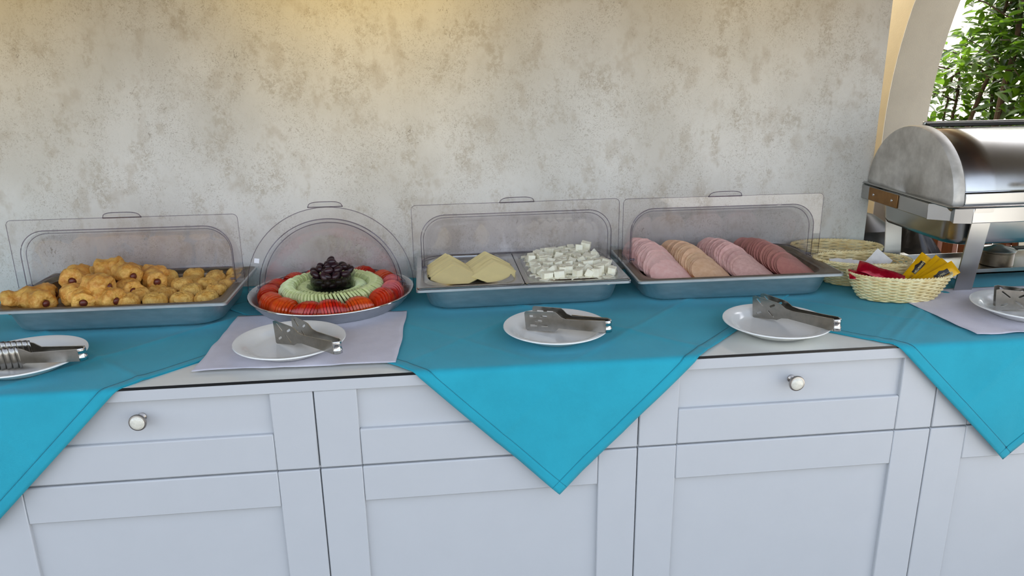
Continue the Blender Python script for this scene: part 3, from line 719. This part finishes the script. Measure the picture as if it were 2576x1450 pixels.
# camera-independent spots on the tray floor (x, y, height of the centre, heading, roll)
ROLLS = [(-.822, .402, .066, 25), (-.768, .384, .066, -35), (-.788, .442, .064, 15), (-.700, .412, .070, -50), (-.668, .388, .066, -72), (-.612, .384, .066, -35),
         (-.762, .590, .068, 60), (-.700, .600, .068, 20), (-.640, .602, .068, -15), (-.735, .520, .066, 40), (-.672, .535, .066, -20), (-.615, .545, .066, -30), (-.565, .570, .068, -40),
         (-.655, .465, .066, -30), (-.590, .455, .066, -50), (-.720, .478, .094, 100), (-.660, .540, .098, 10), (-.605, .500, .094, -45), (-.640, .412, .092, -20), (-.552, .520, .070, -55)]
for i, (x, y, z, h) in enumerate(ROLLS):
    cls = lambda r: 'top' if r[2] > .085 else 'front row' if r[1] < .42 else 'middle row' if r[1] < .56 else 'back row'
    mates = sorted([r for r in ROLLS if cls(r) == cls(ROLLS[i])], key=lambda r: r[0])
    lab = f'{ORD[mates.index(ROLLS[i])]} sausage roll from the left ' + ('on top of the pastry heap' if z > .085 else f'in the {cls(ROLLS[i])} of the pastry pan')
    t = thing('sausage_roll', lab, 'sausage roll', (x, y, z + .002), rad(h), 'sausage rolls in the pastry pan')
    t.rotation_euler = (random.uniform(-1, 1), random.uniform(-.08, .08), rad(h))
    link('pastry', rms[i % 5], t); link('sausage', sm, t)
def bun_mesh(seed):
    def fn(u, v):
        a = 2 * pi * u; rho = v; r = .0268 * rho ** .75
        z = .0250 * sqrt(max(0, 1 - rho ** 2.6)) * (1 + .10 * fb((cos(a) * rho * 2, sin(a) * rho * 2, seed), 1.4, seed)) + .0012 * fb((cos(a) * rho * 9, sin(a) * rho * 9, seed), 1, seed) - .0030 * max(0, 1 - abs(fb((cos(a) * rho * 2.6, sin(a) * rho * 2.6, seed), 1, seed + 4)) * 9) * (1 - rho)
        return (r * cos(a) * 1.12, r * sin(a), z)
    mb = MB().grid(fn, 40, 18); mb.add([(.0268 * cos(2 * pi * k / 40) * 1.12, .0268 * sin(2 * pi * k / 40), 0) for k in range(40)], [tuple(range(40))])
    return mb.mesh('bun', 'bun', angle=80)
bms = [bun_mesh(i) for i in range(5)]
BPX = [(-.540, .598), (-.478, .604), (-.420, .608), (-.372, .606), (-.530, .553), (-.470, .562), (-.412, .568), (-.366, .560), (-.538, .500), (-.478, .512), (-.424, .520), (-.370, .508),
       (-.560, .438), (-.502, .452), (-.444, .460), (-.384, .456), (-.570, .390), (-.508, .392), (-.448, .398), (-.392, .402)]
for i, (x, y) in enumerate(BPX):
    o = link('bun', bms[i % 5], None, (x + random.uniform(-.004, .004), y + random.uniform(-.004, .004), .043 + random.choice((0, .004, .008))), random.uniform(0, 6))
    o.rotation_euler = (random.uniform(-.12, .12), random.uniform(-.12, .12), random.uniform(0, 6)); tag(o, f"{ORD[i % 4]} crackled bun from the left in the {['back', 'second', 'middle', 'fourth', 'front'][i // 4]} bun row", 'bun', 'buns in the pastry pan')

# ------------------------------------------------------------------ cheese and cold cuts
def slice_mesh(nm, shape, m, th, droop, seed, n=36, rind=None):
    mb = MB(); K = 5; R = []
    def pt(a, f):
        r = shape(a) * f; x, y = r * cos(a), r * sin(a)
        z = -droop * (x / .05) ** 2 + .0010 * fb((x * 60, y * 60, seed), 1, seed) * f
        return x, y, z
    for sgn in (1, -1):
        rr = [[(x, y, z + sgn * th / 2) for x, y, z in [pt(2 * pi * j / n, f) for j in range(n)]] for f in ((.02, .35, .7, 1.0) if sgn > 0 else (1.0, .7, .35, .02))]
        R += rr
    mb.rings(R, True, True, True); me = mb.mesh(nm, m, angle=40)
    if rind:
        me.materials.append(MT[rind])
        for p in me.polygons:
            if abs(p.normal.z) < .5: p.material_index = 1
    return me
def sqr(a, s=.043):
    c, d = abs(cos(a)), abs(sin(a)); return s / max(.001, max(c, d)) * (1 - .0)
def diamond(a, s=.060):
    c, d = abs(cos(a)), abs(sin(a)); return s / (c + d)
chm = [slice_mesh('cheese_slice', lambda a: diamond(a, .0625), 'cheese', .0019, .003, i, 32) for i in range(3)]
m3i = tray_matrix(3)
for col, (bx_, nm) in enumerate(((.2035, 'left'), (.3095, 'right'))):
    NS = 19
    for i in range(NS):
        u = i / (NS - 1)
        y = .556 - .124 * u; z = .0660 + .003 * sin(pi * u) + .004 * u ** 2 + (.003 if col else 0)
        o = link('cheese_slice', chm[i % 3]); tl = rad(18 + random.uniform(-2, 2)) * (1 - .25 * u ** 3)
        o.matrix_basis = Matrix.Translation((bx_ - .012 + .018 * u + random.uniform(-.0025, .0025), y, z)) @ Matrix.Rotation(tl, 4, 'X') @ Matrix.Rotation(random.uniform(-.05, .05), 4, 'Z')
        tag(o, f'{ORD[NS - 1 - i]} cheese slice from the front in the {nm} fanned stack', 'cheese slice', f'cheese slices of the {nm} stack')
def cube_mesh(seed, sx=1.0):
    me = bpy.data.meshes.new('feta_cube'); bm = bmesh.new(); bmesh.ops.create_cube(bm, size=.0195)
    bmesh.ops.scale(bm, vec=(sx, 1, 1), verts=bm.verts)
    bmesh.ops.bevel(bm, geom=bm.edges[:], offset=.0010, segments=1, affect='EDGES')
    for v in bm.verts: v.co += Vector((fb(v.co * 80, 1, seed), fb(v.co * 80, 1, seed + 3), fb(v.co * 80, 1, seed + 5))) * .0010
    bm.to_mesh(me); bm.free(); me.materials.append(MT['feta']); return me
cbm = [cube_mesh(1), cube_mesh(2), cube_mesh(3, 1.35), cube_mesh(4, 1.1)]
cubes = []
for r in range(12):
    for c in range(11):
        x = .410 + c * .0225 + (r % 2) * .008; y = .376 + r * .0225
        if x > .614 or y > .618: continue
        ex, ey = abs(x - .508) / .109, abs(y - .502) / .136
        if ex ** 5 + ey ** 5 > 1: continue
        cubes.append((x + random.uniform(-.003, .003), y + random.uniform(-.003, .003), .0530 + .0105, .12))
for r in range(11):
    for c in range(9):
        x = .414 + c * .0255 + (r % 2) * .010; y = .384 + r * .0248
        if ((x - .508) / .106) ** 4 + ((y - .502) / .132) ** 4 > 1 or random.random() < .14: continue
        cubes.append((x + random.uniform(-.005, .005), y + random.uniform(-.005, .005), .0530 + .0285 + random.uniform(-.006, .004), random.choice((.12, .2, .75))))
cubes += [(.578, .600, .098, .7), (.556, .588, .094, .3)]
for x, y, z, tt in cubes:
    o = link('feta_cube', random.choice(cbm), None, (x, y, z)); o.rotation_euler = (random.uniform(-tt, tt), random.uniform(-tt, tt), random.uniform(-.5, .5) + random.choice((0, .78)))
    tag(o, 'white feta cube piled in the right-hand shallow dish', 'cheese cube', 'feta cubes in the shallow dish')
def disc(r, rag, seed): return lambda a: r * (1 + rag * fb((cos(a) * 2.2, sin(a) * 2.2, seed), 1, seed) + rag * .5 * fb((cos(a) * 6, sin(a) * 6, seed), 1, seed + 1))
ROWS = [('ham_slice', 'pink ragged ham in the leftmost cold cut row', 'ham slice', 'slices of the leftmost cold cut row', 'ham', .057, .10, .770, .738, .030, 20),
        ('chicken_roll_slice', 'tan chicken roll in the second cold cut row', 'cold cut', 'slices of the second cold cut row', 'chicken', .052, .015, .872, .836, .024, 21),
        ('ham_slice', 'rosy ham in the third cold cut row', 'ham slice', 'slices of the third cold cut row', 'ham_b', .054, .05, .985, .942, .028, 20),
        ('sausage_slice', 'brown red sausage in the rightmost cold cut row', 'cold cut', 'slices of the rightmost cold cut row', 'salami', .051, .015, 1.100, 1.044, .022, 21)]
for ri, (nm, lab, cat, grp, mm, r, rag, xf, xb, dr_, NS) in enumerate(ROWS):
    ms = [slice_mesh(nm, disc(r, rag, ri * 7 + q), mm, .0022, .013, ri * 7 + q, 40, {1: 'chicken_skin', 3: 'salami_skin'}.get(ri)) for q in range(4)]
    for i in range(NS):
        u = i / (NS - 1)
        y = .580 - .172 * u; z = .0660 + .009 * sin(pi * min(1, u * 1.15)) + (.006 if ri == 0 else 0) * (1 - u)
        o = link(nm, ms[i % 4]); tl = rad(38 + random.uniform(-4, 4)) * (1 - .45 * u ** 4)
        o.matrix_basis = Matrix.Translation((xb + (xf - xb) * u + random.uniform(-.0015, .0015), y, z)) @ Matrix.Rotation(.32, 4, 'Z') @ Matrix.Rotation(tl, 4, 'X') @ Matrix.Rotation(random.uniform(-.1, .1), 4, 'Z')
        tag(o, f'{ORD[NS - 1 - i]} slice from the front: ' + lab, cat, grp)

# ------------------------------------------------------------------ wicker baskets with sachets
def basket_parts(a1=.124, b1=.070, a0=.090, b0=.046, h=.066):
    NSt = 30; rows = 15; pts_n = NSt * 5
    def at(th, t, off=0.0):
        f = t ** .8; a = a0 + (a1 - a0) * f + off; b = b0 + (b1 - b0) * f + off
        return Vector((a * cos(th), b * sin(th), .003 + (h - .006) * t))
    wv = MB()
    for r in range(rows):
        t = r / (rows - 1)
        wv.tube([at(2 * pi * k / pts_n, t, .0024 * cos(NSt / 2 * 2 * pi * k / pts_n + r * pi)) for k in range(pts_n)], .0024, 5, True)
    st = MB()
    for s in range(NSt):
        th = 2 * pi * (s + .5) / NSt + .0
        st.tube([at(th, t) for t in (0, .33, .66, 1)], .0016, 5)
    rm = MB()
    for ph in (0, pi):
        rm.tube([at(2 * pi * k / pts_n, 1.0, .0022 * cos(40 * 2 * pi * k / pts_n + ph)) + Vector((0, 0, .004 + .0022 * sin(40 * 2 * pi * k / pts_n + ph))) for k in range(pts_n)], .0024, 5, True)
    bs = MB()
    for r in range(14):
        f = (r + 1) / 14
        bs.tube([(a0 * f * cos(2 * pi * k / 60), b0 * f * sin(2 * pi * k / 60), .003 + .001 * cos(8 * pi * k / 60 * 2 + r * pi)) for k in range(60)], .0020, 4, True)
    return wv.mesh('weave', 'wicker', angle=80), st.mesh('stakes', 'wicker_in', angle=80), rm.mesh('rim', 'wicker', angle=80), bs.mesh('base', 'wicker_in', angle=80)
bp = basket_parts()
BK = [((1.316, .300, ZC), rad(-9), 'oval wicker basket in front holding red and yellow sachets'), ((1.298, .440, ZC), rad(-14), 'oval wicker basket in the middle with white paper packets'), ((1.305, .588, ZC), rad(-12), 'empty oval wicker basket at the back against the wall')]
for loc, rz, lab in BK:
    t = thing('wicker_basket', lab, 'basket', loc, rz, 'wicker baskets')
    for nm, me in zip(('weave', 'stakes', 'rim', 'base'), bp): link(nm, me, t)
def sachet(name, lab, cat, group, org, xa, na, Ls, Ws, m, fill=.004, seed=0, label=False):
    def fn(sg):
        def f(u, v):
            x = (u - .5) * Ls; y = (v - .5) * Ws; e = max(0, 1 - abs(2 * u - 1) ** 6) * max(0, 1 - (2 * v - 1) ** 2) ** .7
            z = sg * (.0004 + fill * e) + .0022 * fb((x * 45, y * 55, seed), 1, seed) + .0012 * sin(u * 11 + seed)
            return (x, y, z)
        return f
    mb = MB().grid(fn(1), 30, 12).grid(fn(-1), 30, 12)
    o = obj(name, mb, m, angle=50); o.matrix_basis = axes(org, xa, na)
    tag(o, lab, cat, group)
    if label:
        def lb(u, v):
            x = (u - .5) * .042 + .012; y = (v - .5) * .013
            if v > .9 and .25 < u < .75: y += .004 * (1 - abs(u - .5) * 4)
            p = fn(1)(x / Ls + .5, y / Ws + .5); return (x, y, p[2] + .0006)
        pn = obj('label_panel', MB().grid(lb, 16, 8), 'labelblk', o, angle=80)
        me = text_mesh("HELLMANN'S", .0075, 'print'); zc = fn(1)(.5 + .012 / Ls, .5)[2]
        link('lettering', me, pn, mw=Matrix.Translation((.012, -.001, zc + .0014)))
        me = text_mesh("MUSTARD", .0062, 'brownprint'); link('product_name', me, o, mw=Matrix.Translation((-.030, 0, fn(1)(.5 - .03 / Ls, .5)[2] + .0010)))
    return o
gy = 'yellow mustard sachets in the front basket'
sachet('mustard_sachet', 'yellow sachet at the back left of the fan in the front basket', 'sachet', gy, (1.372, .318, .066), (.66, .30, .52), (-.25, -.80, .62), .115, .036, 'yellow', .004, 1, True)
sachet('mustard_sachet', 'yellow sachet showing its fine print, second of the fan in the front basket', 'sachet', gy, (1.392, .303, .064), (.70, .22, .48), (-.25, -.80, .62), .115, .034, 'yellow', .004, 2)
sachet('mustard_sachet', 'yellow sachet showing its plain back, third of the fan in the front basket', 'sachet', gy, (1.397, .292, .062), (.74, .18, .44), (-.25, -.80, .62), .110, .034, 'yellow', .004, 3)
sachet('mustard_sachet', 'yellow sachet at the front right of the fan, over the basket rim', 'sachet', gy, (1.402, .275, .062), (.80, .10, .36), (-.20, -.85, .55), .112, .036, 'yellow', .004, 4, True)
gr = 'red foil sachets in the front basket'
sachet('ketchup_sachet', 'shiny red sachet lying on top at the left of the front basket', 'sachet', gr, (1.262, .290, .074), (.80, -.42, -.26), (-.1, -.6, .8), .112, .036, 'red', .006, 6)
sachet('ketchup_sachet', 'red sachet tucked under another beside the basket rim', 'sachet', gr, (1.236, .294, .064), (.85, -.25, -.10), (-.05, -.5, .9), .100, .034, 'red', .006, 7)
sachet('ketchup_sachet', 'red sachet lying deep in the front basket', 'sachet', gr, (1.275, .315, .050), (.9, .2, -.05), (0, -.2, 1), .105, .034, 'red', .005, 8)
gw = 'white packets in the middle basket'
sachet('paper_packet', 'white paper packet standing up like a peak in the middle basket', 'packet', gw, (1.345, .438, .062), (.7, .1, .7), (-.3, -.9, .3), .050, .050, 'paper', .001, 9)
sachet('paper_packet', 'flat white paper packet at the left of the middle basket', 'packet', gw, (1.235, .428, .066), (1, -.2, 0), (0, -.5, .9), .060, .030, 'paper', .002, 10)
sachet('paper_packet', 'creased white paper packet between the others in the middle basket', 'packet', gw, (1.285, .418, .060), (1, -.25, -.1), (0, -.6, .8), .060, .030, 'paper', .002, 11)

# ------------------------------------------------------------------ chafing dish
CHX, CHY, CHL = 1.428, .487, .62
ch = thing('chafing_dish', 'steel roll-top chafing dish on strip legs at the right end', 'chafing dish', (CHX, CHY, ZC))
ZB = .233; RC = .192
obj('base_flange', MB().rings([ring3([(x + CHL / 2, y) for x, y in rrect(CHL / 2 + e, .200 + e, .02)], z) for e, z in ((.010, ZB - .006), (.013, ZB - .003), (.010, ZB), (-.012, ZB), (-.012, ZB - .006))] + [ring3([(x + CHL / 2, y) for x, y in rrect(CHL / 2 + .010, .210, .02)], ZB - .006)]), 'steel', ch, angle=60)
def halfring(r, x, zs=.92): return [(x, -r * cos(pi * k / 40), ZB + r * sin(pi * k / 40) * zs) for k in range(41)]
ep = MB().rings([halfring(.0004, .0), halfring(RC * .6, .0), halfring(RC - .008, .0), halfring(RC - .002, .002), halfring(RC, .007), halfring(RC, .030), halfring(RC - .002, .032), halfring(RC - .010, .032)], closed=False)
o = obj('end_panel', ep, 'steel_stain', ch, angle=45, solid=.0012, offs=-1); o['label'] = 'dull half-round end plate with grey stains'
ep = MB().rings([halfring(.0004, CHL), halfring(RC * .6, CHL), halfring(RC - .008, CHL), halfring(RC - .002, CHL - .002), halfring(RC, CHL - .007), halfring(RC, CHL - .030), halfring(RC - .010, CHL - .032)], closed=False)
obj('end_panel', ep, 'steel_stain', ch, angle=45, solid=.0012, offs=-1)
cv = MB().rings([[(x, -(RC - .009) * cos(a), ZB + (RC - .009) * .92 * sin(a)) for a in [rad(8 + 172 * k / 60) for k in range(61)]] for x in (.030, .12, .31, .50, CHL - .030)], closed=False)
obj('roll_cover', cv, 'steel', ch, angle=60, solid=.0012, offs=-1)
obj('front_lip', MB().box((.032, -RC - .001, ZB), (CHL - .032, -RC + .004, ZB + .028)), 'steel', ch, bevel=.0015)
obj('cover_edge', MB().tube([(.033, -RC + .008, ZB + .030), (CHL - .033, -RC + .008, ZB + .030)], .0022, 8), 'chrome', ch)
obj('stop_bar', MB().box((.045, .006, ZB + RC * .92 - .006), (CHL - .045, .020, ZB + RC * .92 + .0035)), 'rubber', ch, bevel=.002)
obj('stop_rail', MB().box((.040, .020, ZB + RC * .92 - .006), (CHL - .040, .030, ZB + RC * .92 + .0075)), 'steel', ch, bevel=.002)
hd = obj('cover_handle', MB().tube([(.195, -RC - .028, ZB + .062), (.205, -RC - .032, ZB + .062), (.415, -RC - .032, ZB + .062), (.425, -RC - .028, ZB + .062)], .0085, 12), 'cream', ch)
for x in (.215, .405): obj('handle_post', MB().tube([(x, -RC + .005, ZB + .055), (x, -RC - .03, ZB + .062)], .006, 10), 'chrome', hd)
# frame of flat rails with stepped corners
def rail(a, b, nm='frame_rail'): return obj(nm, MB().box(a, b), 'steel', ch, bevel=.002)
z0, z1 = ZB - .048, ZB - .008
rail((-.012, -.120, z0), (-.006, .205, z1)); rail((CHL + .006, -.205, z0), (CHL + .012, .205, z1))
rail((.060, -.190, z0), (CHL - .05, -.184, z1)); rail((.0, .199, z0), (CHL, .205, z1))
obj('corner_block', MB().prism([(-.012, -.120), (.030, -.150), (.030, -.144), (-.008, -.114)], z0, z1), 'steel', ch, smooth=False)
obj('corner_block', MB().prism([(.030, -.150), (.020, -.178), (.060, -.190), (.060, -.182), (.036, -.150)], z0, z1), 'steel', ch, smooth=False)
hp = obj('hinge_plate', MB().box((-.0155, .010, z0 + .002), (-.012, .150, z1 - .001)), 'brownplate', ch, bevel=.0015)
for y in (.035, .125): obj('screw', MB().lathe([(.0001, .002), (.003, .0016), (.0042, 0)], 14), 'chrome', hp, mw=Matrix(((0, 0, -1, -.0155), (0, 1, 0, y), (1, 0, 0, ZB - .028), (0, 0, 0, 1))))
wp = MB(); P = [(.004, ZB - .008, .03), (.010, ZB - .030, .05), (.014, ZB - .095, .05), (.020, ZB - .108, .05), (.034, ZB - .113, .05)]
wp.rings([ring3([(x + CHL / 2, y) for x, y in rrect(CHL / 2 - .015 - i, .180 - i, r, 8)], z) for i, z, r in P], True, False, True)
obj('water_pan', wp, 'steel', ch, angle=50)
for x in (.064, CHL - .128):
    for sy in (-1, 1):
        yb, yt = sy * .158, sy * .190
        L_ = MB()
        for (xa, xb2) in ((x, x + .050),):
            q = []
            for z_, y_ in ((0, yb), (.004, yb), (z1, yt)):
                q.append([(xa, y_ - .002, z_), (xb2, y_ - .002, z_), (xb2, y_ + .002, z_), (xa, y_ + .002, z_)])
            L_.rings(q, True, True, True)
        obj('leg', L_, 'steel', ch, smooth=False)
obj('fuel_shelf', MB().box((.070, -.085, .020), (CHL - .070, .085, .024)).box((.070, -.085, .020), (CHL - .070, -.082, .034)).box((.070, .082, .020), (CHL - .070, .085, .034)), 'steel', ch, smooth=False)
for sx in (.078, CHL - .128):
    for sy in (-1, 1): obj('shelf_bracket', MB().box((sx + .01, min(sy * .083, sy * .150), .020), (sx + .04, max(sy * .083, sy * .150), .023)), 'steel', ch, smooth=False)
fb_ = thing('fuel_burner', 'round steel fuel burner with a lid under the chafing dish', 'burner', (1.715, .475, ZC + .0242))
obj('burner_can', MB().lathe([(.0001, 0), (.040, 0), (.042, .002), (.042, .036), (.044, .038), (.044, .041), (.040, .042), (.0001, .042)], 36), 'steel_in', fb_)
lo = obj('burner_lid', MB().lathe([(.0001, .056), (.012, .056), (.018, .052), (.040, .047), (.046, .043), (.046, .0425), (.0001, .0425)], 36), 'steel', fb_)
obj('lid_handle', MB().box((.04, -.016, .043), (.125, .016, .046)), 'dark', lo, bevel=.004)

# ------------------------------------------------------------------ beyond the arch
fence = thing('slat_fence', 'brown wooden slat fence in the arch behind the chafing dish', 'fence', (2.345, 0, -H))
sl = MB().box((-.011, -.034, 0), (.011, .034, H + .06)).mesh('slat', 'wood', smooth=False)
for k in range(17):
    link('slat', sl, fence, loc=(0, YJ - .06 - k * .098, 0))
for z in (.2, .78): obj('rail', MB().box((.011, YJ - 1.69, z), (.035, YJ - .01, z + .07)), 'wood', fence, smooth=False)
def bag_mesh():
    def fn(u, v):
        a = 2 * pi * u; z = v * .86; r = .21 * (.75 + .35 * sin(pi * min(1, v * 1.05)) - .45 * v ** 4)
        k = 1 + .16 * fb((cos(a) * 2, sin(a) * 2, v * 3), 1, 4) + .10 * abs(sin(a * 5 + v * 6)) * v
        return (r * k * cos(a), r * k * sin(a), z + .03 * fb((cos(a) * 3, sin(a) * 3, v), 1, 8))
    return MB().grid(fn, 44, 24)
bgm = bag_mesh(); tag(obj('bin_bag', bgm, 'bag', loc=(1.97, 1.28, -H), angle=50), 'black plastic bin bag on the floor behind the counter', 'bag')
pot = tag(obj('dark_urn', MB().lathe([(.0001, 0), (.13, 0), (.135, .02), (.13, .78), (.12, .86), (.10, .90), (.10, .93), (.04, .97), (.0001, .98)], 40), 'dark', loc=(1.61, .99, -H)), 'dark metal canister behind the wall corner', 'canister')
# shrub
def leaf_mesh(seed):
    L_, w = .085, .0165; vs = []; n = 5
    for i in range(n + 1):
        u = i / n; ww = w * sin(pi * (u ** .8)) if 0 < i < n else .0004
        zc = -.10 * (u - .3) ** 2 * .3 + .0
        for s in (-1, 0, 1): vs.append((u * L_, s * ww, zc * .3 + abs(s) * .006 * sin(pi * u)))
    fs = [(i * 3 + j, (i + 1) * 3 + j, (i + 1) * 3 + j + 1, i * 3 + j + 1) for i in range(n) for j in range(2)]
    mb = MB(); mb.add(vs, fs); return mb.mesh('leaf', 'leaf', angle=60)
lfm = [leaf_mesh(i) for i in range(2)]
rs = random.Random(11)
def shrub(lab, base, stems, nleaf, seed, stuff_n):
    t = thing('shrub', lab, 'shrub', base, 0, 'shrubs beyond the arch'); r_ = random.Random(seed); tips = []
    for (pts, rad_) in stems:
        pv = [Vector(p) for p in pts]; fine = []
        for i in range(len(pv) - 1):
            for k in range(5): fine.append(pv[i].lerp(pv[i + 1], k / 5) + Vector((r_.uniform(-.008, .008), r_.uniform(-.008, .008), 0)))
        fine.append(pv[-1]); n = len(fine)
        st = obj('stem', MB().tube(fine, [rad_ * (1 - .55 * i / n) for i in range(n)], 8), 'bark', t)
        for q in range(9):
            i = r_.randrange(int(n * .35), n); d = Vector((r_.uniform(-1, 1), r_.uniform(-1, 1), r_.uniform(-.1, .8))).normalized(); ln = r_.uniform(.2, .45)
            tw = [fine[i], fine[i] + d * ln * .5 + Vector((0, 0, .02)), fine[i] + d * ln]
            obj('twig', MB().tube(tw, [.006, .004, .002], 5), 'bark', st)
            tips += [tw[1], tw[2], tw[1].lerp(tw[2], .5), tw[0].lerp(tw[1], .5)]
    def lm(p):
        d = Vector((r_.uniform(-1, 1), r_.uniform(-1, 1), r_.uniform(-.55, .35)))
        m_ = axes(p, d, (r_.uniform(-.4, .4), r_.uniform(-.4, .4), 1)); s = r_.uniform(.8, 1.45); return m_ @ Matrix.Scale(s, 4)
    for i in range(nleaf):
        p = r_.choice(tips) + Vector((r_.gauss(0, .05), r_.gauss(0, .05), r_.gauss(0, .05)))
        link('leaf', lfm[i % 2], t, mw=lm(p))
    if stuff_n:
        vs, fs = [], []
        src = lfm[0]; sv = [v.co.copy() for v in src.vertices]; sf = [tuple(p.vertices) for p in src.polygons]
        for i in range(stuff_n):
            p = r_.choice(tips) + Vector((r_.gauss(.12, .11), r_.gauss(0, .10), r_.gauss(.02, .10))); m_ = lm(p); o0 = len(vs)
            vs += [tuple(m_ @ v) for v in sv]; fs += [tuple(a + o0 for a in f) for f in sf]
        me_ = bpy.data.meshes.new('foliage'); me_.from_pydata(vs, [], fs); shade(me_, 60); me_.materials.append(MT['leaf'])
        fo_ = link('foliage', me_, t); fo_['kind'] = 'stuff'
    return t
shrub('leafy green shrub with a thin brown trunk right behind the arch', (3.15, 2.45, -H),
      [([(0, 0, 0), (.02, .03, .9), (.05, -.02, 1.5), (.0, -.05, 2.1)], .022), ([(0, .1, 0), (.05, .30, .9), (.1, .22, 1.35), (.1, .15, 1.8)], .016), ([(0, -.1, 0), (.1, -.25, .9), (.1, -.3, 1.5), (.1, -.3, 2.2)], .02)], 170, 3, 3200)
shrub('looser leafy shrub next to the arch jamb with bright sunlit leaves', (3.3, 2.95, -H),
      [([(0, 0, 0), (0, -.02, .8), (-.02, .0, 1.2), (.0, .02, 1.5)], .013), ([(.05, -.1, 0), (.1, -.2, .9), (.1, -.15, 1.3), (.05, -.2, 1.65)], .013), ([(0, .15, 0), (-.02, .12, .8), (0, .1, 1.15), (.0, .1, 1.38)], .010)], 130, 5, 900)
shrub('dense dark shrub at the far right of the garden', (3.6, 2.6, -H),
      [([(0, 0, 0), (0, 0, 1.0), (.1, -.1, 1.9), (.0, -.1, 2.6)], .03), ([(.1, -.4, 0), (.1, -.4, 1.0), (.1, -.4, 2.4)], .03), ([(.2, .25, 0), (.2, .2, 1.2), (.2, -.05, 2.5)], .025)], 0, 8, 9000)

# ------------------------------------------------------------------ lift everything from worktop height to the room
for o in C.objects:
    if o.parent is None and o.type not in ('CAMERA', 'LIGHT'): o.location.z += H
